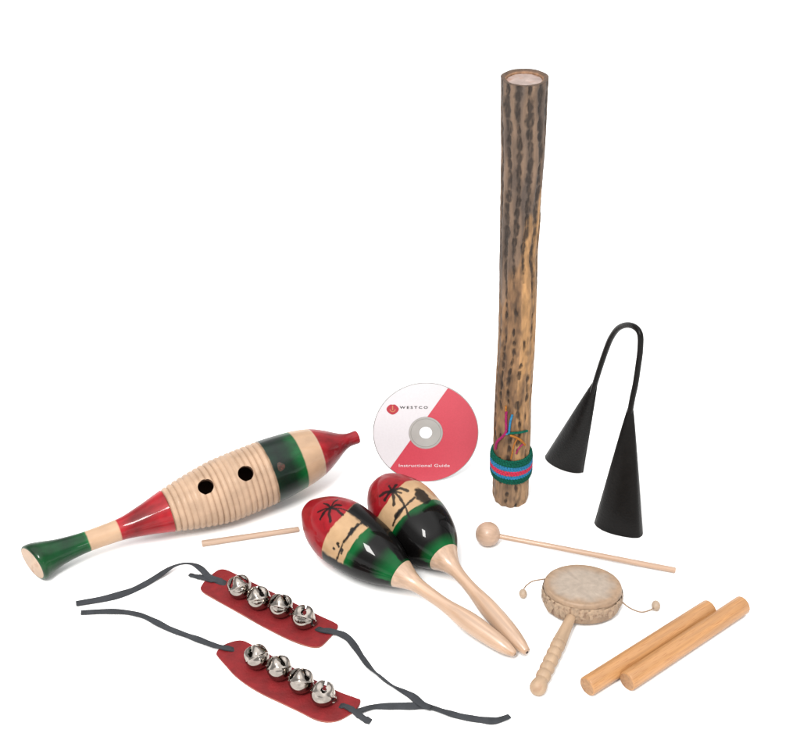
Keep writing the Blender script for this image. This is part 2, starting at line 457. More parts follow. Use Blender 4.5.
    link('peg_hole' if tipcap else 'end_peg', dm, mat('maraca_end', rgb(*(70, 52, 40) if tipcap else (205, 160, 120)), rough=.7), root,
         a.M @ Matrix.Translation((e[0]+.0015, 0, 0)))
    return a, rf

T1 = [(309, 506), (314, 500.6), (322, 497), (334, 496), (346, 498.5), (359, 504), (380.6, 522.5), (399, 543), (410, 561.6), (424, 581), (446, 597.5), (477.5, 616), (502.5, 635), (511, 644), (514, 650)]
B1 = [(304, 515), (304.5, 521), (306, 529), (309, 541), (315, 552), (324, 561.6), (346, 576), (371, 584), (394.7, 586.5), (415, 592), (437, 607), (465, 632), (490, 647.5), (503, 655), (511, 657.5)]
M1 = maraca('left maraca of the pair, nearer the red bell straps, with a faint palm on red', G(306.5, 507, .046), G(513.5, 653, .0105), T1, B1,
    ((410, 562), (394.7, 586), (362, 548)),
    [(356, 503), (349, 509), (342.6, 516), (335, 524), (328, 533), (322, 550)], [(374, 524), (361.6, 533.4), (350.5, 547.6), (346, 556), (343, 566)],
    [([(330.7, 508), (325, 511), (320.4, 519)], .0009), ([(330.7, 508), (329, 514), (330.7, 521)], .0009), ([(330.7, 508), (337, 510), (342.6, 515)], .0009), ([(330.7, 508), (336, 505), (341, 505.5)], .0009),
     ([(330.7, 508), (328, 505), (324, 503.5)], .0007), ([(330.7, 508), (325, 509), (318, 512)], .0007), ([(330.7, 508), (334, 502), (338, 499.5)], .0006),
     ([(333, 508), (341, 508.5), (347.3, 511), (355, 515.5), (360, 520), (367.2, 527)], .0004),
     ([(373, 516.5), (368, 519.5), (363.2, 522), (358, 526), (352, 531.8), (348, 536), (344, 541), (341, 548), (338.6, 555.6), (336.2, 561)], .0006),
     ([(358, 525), (350, 534)], .0012), ([(349, 536), (344, 542)], .0008)],
    [((330.7, 508.3), .0017, (1.2, .4)), ((337.8, 543.7), .0016, (1, 0)), ((334, 548.4), .0014, (1, 0)), ((341.8, 550), .0018, (1, 0)), ((339, 546.5), .0012, (1, 0)), ((352, 530), .0021, (1.3, 1.2)), ((341.5, 553.5), .0011, (1, 0)), ((355.5, 527.5), .0014, (1, 0))],
    (.62, .80), False, 3.1)
T2 = [(378, 484), (382, 478.5), (388, 474.5), (396, 472), (405, 472), (415, 474), (434, 483), (449, 500.6), (458, 521), (459.5, 533), (459, 543), (462, 557), (474, 575.6), (493, 594), (512, 616), (524, 635), (528, 643), (529.5, 649)]
B2 = [(374, 492), (373.5, 498), (374.5, 508), (379, 521), (387, 535), (397, 546), (409, 556), (421, 562.5), (437, 566), (455.6, 572.5), (471, 591), (487, 616), (505.6, 638), (521, 653), (524, 655)]
M2 = maraca('right maraca of the pair, touching the disc, with a bold black palm painted on it', G(380, 484, .045), G(526, 651, .0100), T2, B2,
    ((458, 545), (437, 565), (425, 520)),
    [(414.4, 476.3), (406, 481.5), (398.9, 487.6), (392, 495), (386, 504.5), (380.5, 512)], [(445.4, 499), (431.3, 499.6), (422, 504), (411.6, 510), (405, 515.5), (398.9, 521.5), (394, 528)],
    [([(391.8, 491), (386, 492), (380.5, 496)], .0013), ([(391.8, 491), (388, 495), (385, 500)], .0012), ([(391.8, 491), (394, 498), (394, 505)], .0010), ([(391.8, 491), (400, 488.5), (407.3, 490.8)], .0011),
     ([(391.8, 491), (396, 485)], .0010), ([(391.8, 491), (389, 486)], .0008), ([(391.8, 491), (401, 493)], .0008),
     ([(394, 492), (398.5, 496), (402.4, 501.7), (406, 508), (408, 514.4), (413.7, 525.7)], .0007),
     ([(393.2, 525), (395.5, 519), (398.2, 513.7), (406, 506), (414.4, 497.5)], .0008), ([(397, 516), (400, 511)], .0018), ([(402, 509), (405, 507)], .0012)],
    [((422.5, 496), .0062, (1.75, .15)), ((392, 491), .0026, (1, 0))],
    (1.05, 1.30), True, 9.7, dark_green=.8)

# ------------------------------------------------------------------ compact disc standing behind
dc = {}
base = G(425.5, 482.0, 0.0)
tilt = math.radians(16)                     # leaning back from the vertical
Xd = Vector((1, 0, 0)); Yd = Vector((0, math.sin(tilt), math.cos(tilt))); Zd = Xd.cross(Yd)
cen = base + Yd*.0603
Md = Matrix.Identity(4)
for i in range(3): Md[i][0], Md[i][1], Md[i][2], Md[i][3] = Xd[i], Yd[i], Zd[i], cen[i]
cdx = thing('compact_disc', 'round disc printed half white and half coral red, propped upright behind the maracas', 'disc', base)
def annulus(r0, r1, z0, z1, seg=160, bev=.0002):
    V, Fc = [], []
    P = [(r0, z0), (r0, z1-bev), (r0+bev, z1), (r1-bev, z1), (r1, z1-bev), (r1, z0+bev), (r1-bev, z0)]
    for k in range(seg):
        a = 2*math.pi*k/seg
        for r, z in P: V.append((r*math.cos(a), r*math.sin(a), z))
    n = len(P)
    for k in range(seg):
        k2 = (k+1) % seg
        for j in range(n): Fc.append((k*n+j, k2*n+j, k2*n+(j+1) % n, k*n+(j+1) % n))
    me = mesh_from(V, Fc); return me
silver = mat('disc_silver', rgb(205, 203, 200, .55), rough=.28, metal=.75)
link('silver_plate', annulus(.0072, .0600, -.0011, 0, bev=.0002), silver, cdx, Md, smooth=30)
link('clear_hub', annulus(.0073, .0192, .00003, .00022, bev=.00005), mat('hub_plastic', rgb(222, 219, 213), rough=.25, coat=.4, noise_scale=30, noise_amt=.10), cdx, Md, smooth=30)
link('hub_ring', annulus(.0168, .0172, .0002, .00045, bev=.00008), mat('hub_ring_plastic', rgb(176, 172, 166), rough=.25), cdx, Md, smooth=30)
# printed halves: clip an annulus with the slanting line
def half(keep, r0, r1, z, pa, pb, inset=0):
    bm = bmesh.new(); seg = 200; rr_ = [r0+(r1-r0)*j/24 for j in range(25)]
    vs = [[bm.verts.new((r*math.cos(2*math.pi*k/seg), r*math.sin(2*math.pi*k/seg), z)) for k in range(seg)] for r in rr_]
    for j in range(24):
        for k in range(seg): bm.faces.new((vs[j][k], vs[j+1][k], vs[j+1][(k+1) % seg], vs[j][(k+1) % seg]))
    a = Vector((pa[0], pa[1], 0)); d = Vector((pb[0]-pa[0], pb[1]-pa[1], 0)).normalized(); n = Vector((d.y, -d.x, 0))*keep
    bmesh.ops.bisect_plane(bm, geom=bm.verts[:]+bm.edges[:]+bm.faces[:], plane_co=a+n*inset, plane_no=-n, clear_outer=True)
    me = bpy.data.meshes.new('half'); bm.to_mesh(me); bm.free(); return me
RD = .0600; pa = (-.688*RD, -.72*RD); pb = (.405*RD, .905*RD)
white_p = mat('disc_white_print', rgb(242, 237, 240, .68), rough=.42, noise_scale=400, noise_amt=.03)
coral_p = mat('disc_coral_print', rgb(236, 80, 98, .58), rough=.42, noise_scale=500, noise_amt=.06)
link('white_print', annulus(.0194, .0592, .00003, .00022, bev=.00004), white_p, cdx, Md, smooth=30)
link('coral_print', half(1, .0194, .0591, .00036, pa, pb, .0006), coral_p, cdx, Md, smooth=0)
def text(body, size, loc, m, name, spacing=1.0, sx_=1.0, align='LEFT', bold=0.0, parent=None):
    c = bpy.data.curves.new(name, 'FONT'); c.body = body; c.size = size; c.extrude = .00004; c.offset = bold
    c.space_character = spacing; c.align_x = align; c.resolution_u = 3
    o = bpy.data.objects.new(name+'_t', c); COL.objects.link(o)
    bpy.context.view_layer.update(); d_ = bpy.context.evaluated_depsgraph_get()
    me = bpy.data.meshes.new_from_object(o.evaluated_get(d_), depsgraph=d_); bpy.data.objects.remove(o)
    xs_ = [v.co.x for v in me.vertices]; w = max(xs_)-min(xs_); x0 = min(xs_)
    me.transform(Matrix.Translation((-x0, 0, 0))); me.transform(Matrix.Diagonal((sx_/w, 1, 1, 1)))
    me.transform(Matrix.Translation(loc)); me.materials.clear()
    return link(name, me, m, parent, Md, smooth=0)
text('WESTCO', .0042, (-.495*RD, .485*RD, .0003), mat('black_ink', rgb(50, 46, 46), rough=.5), 'printed_word', 1.5, .53*RD, bold=.00012, parent=cdx)
text('Instructional Guide', .0049, (-.51*RD, -.69*RD, .00042), mat('white_ink', rgb(255, 240, 244, .62), rough=.5), 'printed_line', 1.05, .97*RD, bold=.00003, parent=cdx)
# logo: small red apple with a pale mark
V = [(0, 0, 0)]
for k in range(48):
    a = 2*math.pi*k/48; r = .0064*(1-.16*math.exp(-((a-math.pi/2)/.28)**2)+.04*math.cos(4*a))
    V.append((r*math.cos(a)*1.04, r*math.sin(a)*.97, 0))
me = mesh_from(V, [(0, 1+k, 1+(k+1) % 48) for k in range(48)]); offset_mesh(me, (-.627*RD, .475*RD, .00036))
logo = link('apple_emblem', me, mat('emblem_red', rgb(222, 60, 78), rough=.45), cdx, Md, smooth=0)
V, Fc = [], []
for k in range(17):
    a = math.pi+math.pi*k/16
    for r in (.0024, .0034): V.append((r*math.cos(a), r*math.sin(a), 0))
for k in range(16): Fc.append((2*k, 2*k+1, 2*k+3, 2*k+2))
V += [(-.0006, -.001, 0), (.0006, -.001, 0), (.0006, .0045, 0), (-.0006, .0045, 0)]; n_ = len(V); Fc.append((n_-4, n_-3, n_-2, n_-1))
me = mesh_from(V, Fc); offset_mesh(me, (-.627*RD, .475*RD, .00050))
link('pale_mark', me, mat('emblem_mark', rgb(250, 160, 110), rough=.45), logo, Md, smooth=0)
# a small white wedge behind carries it
wz = base.copy(); nb = Vector((0, 1, 0)); V = []
for s in (-.012, .012):
    V += [base+Vector((s, .0018, .0)), base+Vector((s, .0018+.036*math.tan(tilt), .036)), base+Vector((s, .044, 0))]
V = [v-Vector((base.x, base.y, 0)) for v in V]
me = mesh_from(V, [(0, 1, 2), (5, 4, 3), (0, 3, 4, 1), (1, 4, 5, 2), (2, 5, 3, 0)])
st = link('wedge_stand', me, mat('white_foam', (.85, .85, .85, 1), rough=.8), None, Matrix.Translation((base.x, base.y, .0002)), smooth=0)
st['label'] = 'small white wedge behind the printed disc that props it up'; st['category'] = 'stand'

# ------------------------------------------------------------------ rain stick
LP = [(73, 500.6, 549), (105, 500.6, 547.5), (140, 500.7, 545.8), (157, 500.6, 545), (199, 500, 541.6), (221, 499.7, 540.5), (253, 499.4, 538), (286, 499, 537.3), (328, 498, 536.2), (344, 497.4, 535.4), (393, 494.8, 532), (430, 493.3, 531), (470, 492.6, 529.3), (504, 492.3, 528.3)]
bc = G(510.3, 497.2); cols_ = []
for y, l, r in LP:
    c = on_plane((l+r)/2, y, bc, Vector((0, 1, 0))); z = proj(c)[2]
    cols_.append((c.z, c.x, (r-l)/2*z/F))
cols_.sort(); zs = [c[0] for c in cols_]
top_z = on_plane(524.5, 78.5, bc, Vector((0, 1, 0))).z
cxf = lambda z: pchip((zs, [c[1] for c in cols_]), z); crf = lambda z: pchip((zs, [c[2] for c in cols_]), z)
rs_ = thing('rain_stick', 'tall upright pitted brown rain stick tube with a woven yarn band near its foot', 'rain stick', bc)
SEG, NZ = 200, 560
V = []; cl = []
NCOL = 12
dkc = np.array(rgb(54, 44, 38)[:3]); grey = np.array(rgb(154, 126, 104)[:3]); greyd = np.array(rgb(108, 92, 82)[:3]); tan2 = np.array(rgb(206, 158, 112)[:3]); tan3 = np.array(rgb(226, 172, 112)[:3]); brn = np.array(rgb(138, 104, 76)[:3])
rnd = [[random.uniform(-.5, .5) for _ in range(80)] for _ in range(NCOL)]
def pit(phi, z, seedoff):
    u = phi/(2*math.pi)*NCOL + .16*math.sin(z*38+2)+.30*noise.noise(Vector((math.cos(phi)*1.5, seedoff+math.sin(phi)*1.5, z*36)))
    c = int(math.floor(u)) % NCOL; du = u-math.floor(u)-.5
    hi = min(1, max(0, (z-.27)/.06))
    pitch = .0150-.0025*(1-hi); v = z/pitch+c*.37+.55*noise.noise(Vector((c*5.1, 0, z*42))); j = int(v) % 80; dv = v-math.floor(v)-.5
    rj = rnd[c][j]
    if hi < .5 and rj < -.12: return 0
    w = (.30+.16*rj)*hi+(.13+.26*abs(rj))*(1-hi)
    long_ = (.56+.1*rj)*hi+(.34+.50*rj)*(1-hi)
    d = math.sqrt((du/w)**2+(dv/max(.12, long_))**2)+.30*noise.noise(Vector((math.cos(phi)*9, math.sin(phi)*9, z*260)))
    return max(0, min(1, 1.1-d))**.8
for i in range(NZ+1):
    z = top_z*i/NZ; cx_, r0 = cxf(z), crf(z)
    for k in range(SEG):
        phi = 2*math.pi*k/SEG
        ridge = .0005*math.cos((phi/(2*math.pi)*NCOL + .16*math.sin(z*38+2))*2*math.pi+math.pi)
        p = pit(phi, z, 0)
        n1 = noise.noise(Vector((math.cos(phi)*3, math.sin(phi)*3, z*30))); n2 = noise.noise(Vector((math.cos(phi)*12, math.sin(phi)*12, z*160)))
        n3 = noise.noise(Vector((math.cos(phi)*2+9, math.sin(phi)*2, z*14)))
        r = r0*(1+.010*n3)-ridge*.8-.0015*p+.0003*n1+.00025*n2-.0006
        if i < 8: r -= .0012*(1-i/8)**2
        V.append((cx_+r*math.cos(phi)-bc.x, r*math.sin(phi), z))
        # grey bark above a slanting line, tan wood below it
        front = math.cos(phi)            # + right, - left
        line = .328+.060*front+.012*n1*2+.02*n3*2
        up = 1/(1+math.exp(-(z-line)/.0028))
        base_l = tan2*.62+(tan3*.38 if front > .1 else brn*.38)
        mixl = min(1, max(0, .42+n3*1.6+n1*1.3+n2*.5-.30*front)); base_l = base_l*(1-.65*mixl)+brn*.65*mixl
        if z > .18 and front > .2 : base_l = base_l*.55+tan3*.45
        if z < .04: base_l = base_l*.6+np.array(rgb(205, 168, 132)[:3])*.4
        base_u = grey*(1-min(1, max(0, .45+n1*1.0+n3*.8)))+greyd*min(1, max(0, .45+n1*1.0+n3*.8))
        c = base_u*up+base_l*(1-up)
        gl = .5+.5*math.cos((phi/(2*math.pi)*NCOL + .16*math.sin(z*38+2))*2*math.pi+math.pi)   # groove stain between ridges
        pk = min(1, p*1.6+ (max(0, gl-.45)*.75 if z > .29 else max(0, gl-.7)*.7*(.5+n3)))
        pk = min(1, pk*(1+n2*.8)+max(0, n2-.3)*.5)
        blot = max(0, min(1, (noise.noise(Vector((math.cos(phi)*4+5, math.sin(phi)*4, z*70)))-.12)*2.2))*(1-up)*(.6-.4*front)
        mot = max(0, min(1, (noise.noise(Vector((math.cos(phi)*7+5, math.sin(phi)*7, z*110)))+n3*.5)*1.8))*(1-up)
        c = c*(1-mot*.42)+dkc*1.9*mot*.42
        c = c*(1-blot*.7)+dkc*1.5*blot*.7
        c = c*(1-pk*.88)+dkc*pk*.88
        cl.append((c[0], c[1], c[2], 1))
Fc = []
for i in range(NZ):
    for k in range(SEG):
        k2 = (k+1) % SEG; Fc.append((i*SEG+k, i*SEG+k2, (i+1)*SEG+k2, (i+1)*SEG+k))
Fc.append(tuple(reversed(range(SEG))))
# rim and recess at the top
b0 = NZ*SEG; rt_ = crf(top_z); cxt = cxf(top_z)-bc.x
wood_rim = rgb(112, 90, 76); pink = rgb(206, 176, 156)
prev = b0
for (f, dz, c) in ((.97, .0012, wood_rim), (.90, .0014, rgb(120, 98, 82)), (.80, .0006, rgb(128, 100, 80)), (.735, -.0005, rgb(196, 150, 116)), (.715, -.006, rgb(170, 128, 100))):
    st0 = len(V)
    for k in range(SEG):
        phi = 2*math.pi*k/SEG; w_ = 1+.03*math.sin(2*phi+1)+.012*math.sin(7*phi)
        V.append((cxt+rt_*f*w_*math.cos(phi), rt_*f*w_*math.sin(phi), top_z+dz)); cl.append(tuple(c))
    for k in range(SEG):
        k2 = (k+1) % SEG; Fc.append((prev+k, prev+k2, st0+k2, st0+k))
    prev = st0
me = mesh_from(V, Fc); set_colors(me, cl)
bark = mat('cactus_wood', rough=.62, attr='paint', noise_scale=190, noise_amt=.34, stretch=(1, 1, .22), bump=.8, bump_scale=330, spec=.25)
link('tube', me, bark, rs_, Matrix.Translation(bc), smooth=45)
V = [(cxt, 0, top_z-.0014)]; Fc = []
for j in range(1, 5):
    for k in range(64):
        phi = 2*math.pi*k/64; r = rt_*.75*j/4; V.append((cxt+r*math.cos(phi), r*math.sin(phi), top_z-.0016-.0006*(j/4)**2+.0004*random.random()))
for k in range(64): Fc.append((0, 1+k, 1+(k+1) % 64))
for j in range(3):
    for k in range(64): Fc.append((1+j*64+k, 1+(j+1)*64+k, 1+(j+1)*64+(k+1) % 64, 1+j*64+(k+1) % 64))
link('end_plug', mesh_from(V, Fc), mat('plug_glue', rgb(214, 190, 180), rough=.5, noise_scale=90, noise_amt=.22, noise2=(60, .55, rgb(206, 150, 122), .8)), rs_, Matrix.Translation(bc))
# woven band: rings of yarn in five stripes
yg = mat('green_yarn', rgb(10, 104, 84, .6), rough=.9, noise_scale=500, noise_amt=.35, bump=1, bump_scale=900, spec=.15)
yb = mat('blue_yarn', rgb(60, 150, 200, .6), rough=.9, noise_scale=500, noise_amt=.3, bump=1, bump_scale=900, spec=.15)
yr = mat('pink_red_yarn', rgb(236, 62, 100, .65), rough=.9, noise_scale=500, noise_amt=.3, bump=1, bump_scale=900, spec=.15, noise2=(260, .56, rgb(238, 120, 70), .9))
yo = mat('orange_yarn', rgb(222, 140, 60), rough=.9, noise_scale=500, noise_amt=.3, bump=1, bump_scale=900, spec=.15)
ym = mat('magenta_yarn', rgb(200, 50, 120), rough=.9, noise_scale=500, noise_amt=.3, bump=1, bump_scale=900, spec=.15)
def zfront(y): 
    c = bc+Vector((0, -.019, 0)); return on_plane(511, y, c, Vector((0, 1, 0))).z
z0, z1 = zfront(483.0), zfront(460.0)
rows = ['g']*4+['b']*2+['r']*3+['b']*3+['g']*4
def yarn_ring(z, r, cx, rad, ph, n=260, m_=8, tz=0.0):
    V, Fc = [], []
    for i in range(n):
        a = 2*math.pi*i/n; st_ = math.sin(a*46+ph)
        rr2 = r+.00045*st_; zz = z+.0003*math.cos(a*46+ph)+tz*math.cos(a)+.0004*math.sin(a*2+ph*.3)
        for k in range(m_):
            b = 2*math.pi*k/m_; q = rad*(1+.16*math.cos(a*92+ph))
            V.append((cx+(rr2+q*math.cos(b))*math.cos(a), (rr2+q*math.cos(b))*math.sin(a), zz+q*math.sin(b)))
    for i in range(n):
        for k in range(m_): Fc.append((i*m_+k, ((i+1) % n)*m_+k, ((i+1) % n)*m_+(k+1) % m_, i*m_+(k+1) % m_))
    return V, Fc
band = {}
N_ = len(rows)
for i, c in enumerate(rows):
    z = z0+(z1-z0)*(i+.5)/N_; e = min(i, N_-1-i)
    r = crf(z)+.0006+min(e, 2)*.0005
    v, f = yarn_ring(z, r, cxf(z)-bc.x, (z1-z0)/N_*.66, i*1.9)
    V, Fc = band.setdefault(c, ([], [])); n0 = len(V); V += v; Fc += [tuple(n0+q for q in t) for t in f]
Vb, Fb, Mb = [], [], []
for j, c in enumerate('gbr'):
    v, f = band[c]; n0 = len(Vb); Vb += v; Fb += [tuple(n0+q for q in t) for t in f]; Mb += [j]*len(f)
link('woven_band', mesh_from(Vb, Fb, mi=Mb), [yg, yb, yr], rs_, Matrix.Translation(bc), smooth=0)
def on_stick(px, py, lift=.0012):
    r_ = ray(px, py).normalized(); t = 1.3
    while t < 2.2:
        p = CAMP+r_*t; d = math.hypot(p.x-cxf(p.z), p.y-bc.y)
        if d < crf(p.z)+lift: return p
        t += .0005
    return CAMP+r_*1.6
def thread(pts, m, rad=.0011, lift=.0014):
    P = [on_stick(x, y, lift) for x, y in pts]; P = [Vector(p) for p in catmull([tuple(p) for p in P], 6)]
    me = sweep(P, rad, seg=8); link('loose_thread', me, m, rs_, Matrix.Identity(4))
thread([(506.3, 411.5), (506, 420), (506.3, 428), (505.5, 433), (502, 437), (497, 442), (495.5, 449)], ym, .0014)
thread([(512.3, 415), (510.5, 421), (509.5, 428), (508.8, 433), (506, 434)], yb, .0012)
thread([(508, 433.5), (514, 433), (520, 432.5), (527.5, 430.8)], yg, .0013)
thread([(510, 435), (516, 437.5), (521, 440.5), (525, 445)], yo, .0013)
thread([(517, 439), (514, 445), (512.5, 452), (511, 459)], yo, .0008)
thread([(506, 406), (505.8, 411)], yo, .0010)
thread([(524, 443), (519, 448), (516, 454)], ym, .0007)

# ------------------------------------------------------------------ double bell (agogo)
black_m = mat('black_powder_coat', rgb(34, 30, 28, .2), rough=.34, spec=.13, noise_scale=120, noise_amt=.25, bump=.5, bump_scale=420)
black_in = mat('black_bell_inside', rgb(30, 28, 27, .5), rough=.6)
mL = (G(545.5, 456.5), G(582.5, 472.5)); mR = (G(594.8, 523.5), G(642.0, 534.5))
cL = (mL[0]+mL[1])/2; cR = (mR[0]+mR[1])/2
dirp = (cR-cL).normalized(); npl = Vector((dirp.y, -dirp.x, 0)); 
ag = thing('double_bell', 'black metal two cone bell joined by a bent handle, standing on its two mouths', 'cowbell', (cL+cR)/2)
Wp = lambda x, y: on_plane(x, y, cL*.5+cR*.5, npl)
aL = Wp(595.5, 382); aR = Wp(630.5, 408)
U = [(592.5, 392), (595.5, 382), (600.5, 366), (606, 350), (611, 338), (618, 328.5), (627, 325), (635.5, 327.5), (640.2, 335), (640.2, 350), (638.2, 366), (635.5, 384), (632.5, 398), (630, 412)]
UP_ = [Vector(p) for p in catmull([tuple(Wp(*p)) for p in U], 8)]
link('bent_handle', sweep(UP_, .0031, seg=16, up=npl), black_m, ag, Matrix.Identity(4))
def bell(apex, mouth, bulge, bulge_back, square=0, name='bell'):
    a, b = mouth; c = (a+b)/2; maj = (b-a)/2; perp = Vector((0, 0, 1)).cross(maj).normalized()
    if perp.y > 0: perp = -perp            # toward the camera
    n, m = 40, 96; V, Fc = [], []
    axd = (apex-c)
    for side in (0, 1):
        for i in range(n+1):
            t = i/n; 
            s = .11+(1-.11)*(t**.92)
            ctr = apex+(c-apex)*t
            for k in range(m):
                th = 2*math.pi*k/m; cs, sn = math.cos(th), math.sin(th)
                lens = abs(sn)**(1.15 if cs < 0 else 1.15-.65*square)
                seam = 1+.035*math.exp(-((abs(cs)-1)/.004)**2)*t     # folded seam flange
                w = (s if not side else max(.03, s-.07)); w0 = w*seam
                bb = bulge if sn > 0 else bulge_back
                rr_ = maj*cs*w0+perp*(math.copysign(lens, sn)*bb*w*(1 if not side else .9))
                p = ctr+rr_
                if i == n: p.z = .0006 if not side else .0010
                V.append(p)
    for side in (0, 1):
        o = side*(n+1)*m
        for i in range(n):
            for k in range(m):
                q = (o+i*m+k, o+i*m+(k+1) % m, o+(i+1)*m+(k+1) % m, o+(i+1)*m+k); Fc.append(q if not side else tuple(reversed(q)))
    o2 = (n+1)*m
    for k in range(m): Fc.append((n*m+k, n*m+(k+1) % m, o2+n*m+(k+1) % m, o2+n*m+k))
    Fc.append(tuple(range(m)))
    me = mesh_from(V, Fc)
    bm = bmesh.new(); bm.from_mesh(me); bmesh.ops.recalc_face_normals(bm, faces=bm.faces); bm.to_mesh(me); bm.free()
    return link(name, me, black_m, ag, Matrix.Identity(4), smooth=45)
bell(aL, mL, .011, .011); bell(aR, mR, .0115, .0115, 1)

# ------------------------------------------------------------------ mallet
ml = thing('mallet', 'pale wooden mallet with a round ball head, lying below the double bell', 'mallet', G(560, 552))
mb = G(487.8, 534, .0134)
pale2 = mat('pale_mallet_wood', rgb(236, 196, 166), rough=.45, noise_scale=60, noise_amt=.18, stretch=(.25, 5, 5), bump=.15, coat=.15, noise2=(18, .60, rgb(220, 170, 130), .5))
A_ = mb; B_ = G(675.5, 570.2, .0031); Mm = frame(A_, B_)
R_ = .0134; pr = []
for i in range(41):
    a = math.pi*i/40; x = -R_*math.cos(a); r = R_*math.sin(a)
    pr.append((x, max(.0004, r)))
link('ball_head', lathe([(x, r, 0, 0) for x, r in pr], seg=64), pale2, ml, Mm, smooth=30)
Lm = (B_-A_).length
link('shaft', lathe([(.0115, .0026, 0, 0), (.0135, .0028, 0, 0), (Lm*.5, .0030, 0, 0), (Lm-.001, .0031, 0, 0), (Lm, .0027, 0, 0)], seg=32), pale2, ml, Mm, smooth=50)

# ------------------------------------------------------------------ rattle drum
rd = thing('rattle_drum', 'small round skin rattle drum with ringed wooden handle and two beads on strings', 'drum', G(582, 600))
dt = .0262
cD = G(583, 584, dt)                        # centre of the upper skin
tiltd = math.radians(6)                     # its near edge rides up on the handle
Xr = Vector((math.cos(.10), -math.sin(.10)*1.0, 0)).normalized()
Zr = Vector((0.0, math.sin(tiltd), math.cos(tiltd))); Zr = (Zr-Xr*Zr.dot(Xr)).normalized(); Yr = Zr.cross(Xr)
MD = Matrix.Identity(4)
for i in range(3): MD[i][0], MD[i][1], MD[i][2], MD[i][3] = Xr[i], Yr[i], Zr[i], cD[i]
ra, rb = .0398, .0352
def dring(f, z, seg=200, wob=0.0, ph=0): 
    out = []
    for k in range(seg):
        a = 2*math.pi*k/seg; w = 1+wob*(math.sin(7*a+ph)*.5+math.sin(17*a+2*ph)*.5)
        out.append((ra*f*w*math.cos(a), rb*f*w*math.sin(a), z))
    return out
def skin_shell(prof, seg=200, close=True):
    V, Fc = [], []
    for j, (f, z, wob) in enumerate(prof): V += dring(f, z, seg, wob, j*.3)
    for j in range(len(prof)-1):
        for k in range(seg): Fc.append((j*seg+k, j*seg+(k+1) % seg, (j+1)*seg+(k+1) % seg, (j+1)*seg+k))
    return V, Fc
V, Fc = skin_shell([(.02, .0004, 0), (.3, .0003, 0), (.6, .0001, 0), (.80, -.0002, 0), (.90, -.0003, .001), (.945, -.0002, .003), (.975, -.0006, .004), (.995, -.0022, .005), (1.006, -.0050, .006)])
Fc.append(tuple(reversed(range(200))))
me = mesh_from(V, Fc)
cl = []
for v in me.vertices:
    q = math.hypot(v.co.x/ra, v.co.y/rb); n1 = noise.noise(v.co*90); n2 = noise.noise(v.co*320)
    t = min(1, max(0, (q-.72+n1*.12)/.16)); a_ = np.array(rgb(216, 197, 178)[:3]); b_ = np.array(rgb(204, 170, 138)[:3])
    c = a_*(1-t)+b_*t; c = c*(1+n2*.12+n1*.10)
    cl.append((c[0], c[1], c[2], 1))
set_colors(me, cl)
skin_m = mat('drum_skin', rough=.55, attr='paint', noise_scale=160, noise_amt=.14, bump=.4, bump_scale=300)
link('drum_skin', me, skin_m, rd, MD, smooth=50)
V, Fc = skin_shell([(.02, -dt+.001, 0), (.9, -dt+.001, 0), (.97, -dt+.002, .004), (1.0, -dt+.006, .006), (1.01, -.016, .004), (1.005, -.010, .004), (.99, -.0045, .004)])
Fc.append(tuple(range(200)))
me = mesh_from(V, Fc)
rim_m = mat('drum_rim_hide', rgb(204, 170, 138), rough=.7, noise_scale=120, noise_amt=.25, stretch=(1, 1, .3), bump=.8, bump_scale=220, noise2=(150, .56, rgb(150, 110, 84), .8))
link('rim', me, rim_m, rd, MD, smooth=50)
# folded tatters of hide round the rim
random.seed(12)
Vt, Ft = [], []
for k in range(110):
    a = 2*math.pi*k/110+random.uniform(-.02, .02); z_a = -.0045-random.uniform(0, .004); z_b = z_a-random.uniform(.006, .015); w = random.uniform(.006, .018); sl = random.uniform(-.12, .12)
    n0 = len(Vt); m_ = 5
    for j in range(m_):
        t = j/(m_-1); z = z_a+(z_b-z_a)*t; aa = a+sl*t; lift = 1.012+.022*math.sin(math.pi*t)*random.uniform(.4, 1)
        for s in (-1, 0, 1):
            f = lift+(.016 if s == 0 else 0); ang = aa+s*w*.5/.037*(1-.5*t)*.7
            Vt.append((ra*f*math.cos(ang), rb*f*math.sin(ang), z))
    for j in range(m_-1):
        for s in range(2): Ft.append((n0+j*3+s, n0+j*3+s+1, n0+(j+1)*3+s+1, n0+(j+1)*3+s))
link('hide_folds', mesh_from(Vt, Ft), mat('hide_folds', rgb(222, 190, 158), rough=.7, noise_scale=300, noise_amt=.3, bump=.5, noise2=(200, .55, rgb(160, 120, 92), .7)), rd, MD, smooth=40)
# handle
hA = G(573.5, 612, .013); hB = G(538.0, 687.5, .0080); Mh = frame(hA, hB); Lh = (hB-hA).length
pr = [(-.010, .0048), (0, .0048)]
xx = 0
N_ = 120
for i in range(1, N_+1):
    x = Lh*i/N_*1.0; t = x/Lh
    r = .0049+.0014*t if t < .42 else .0060+.0008*t
    if t < .42: r = .0046+.0026*(t/.42)**1.3
    if .42 <= t < .90:
        q = (t-.42)/.48*5; r = .0058+.0016*abs(math.sin(math.pi*q))**.7
    if t >= .90:
        q = (t-.90)/.10; r = .0058+(.0082-.0058)*math.sin(math.pi*q/2)
    pr.append((x, r))
for k in range(1, 12):
    a = math.pi/2*k/11; pr.append((Lh+.0075*math.sin(a), max(.0003, .0082*math.cos(a))))
link('ringed_handle', lathe([(x, r, 0, 0) for x, r in pr], seg=48), mat('drum_handle_wood', rgb(226, 190, 154), rough=.6, noise_scale=60, noise_amt=.16, stretch=(.5, 3, 3), bump=.3, noise2=(30, .58, rgb(190, 146, 112), .6)), rd, Mh, smooth=40)
cord_m = mat('drum_cord', rgb(196, 164, 136), rough=.8, noise_scale=300, noise_amt=.2)
bead_m = mat('wooden_bead', rgb(228, 200, 172), rough=.5, noise_scale=150, noise_amt=.2)
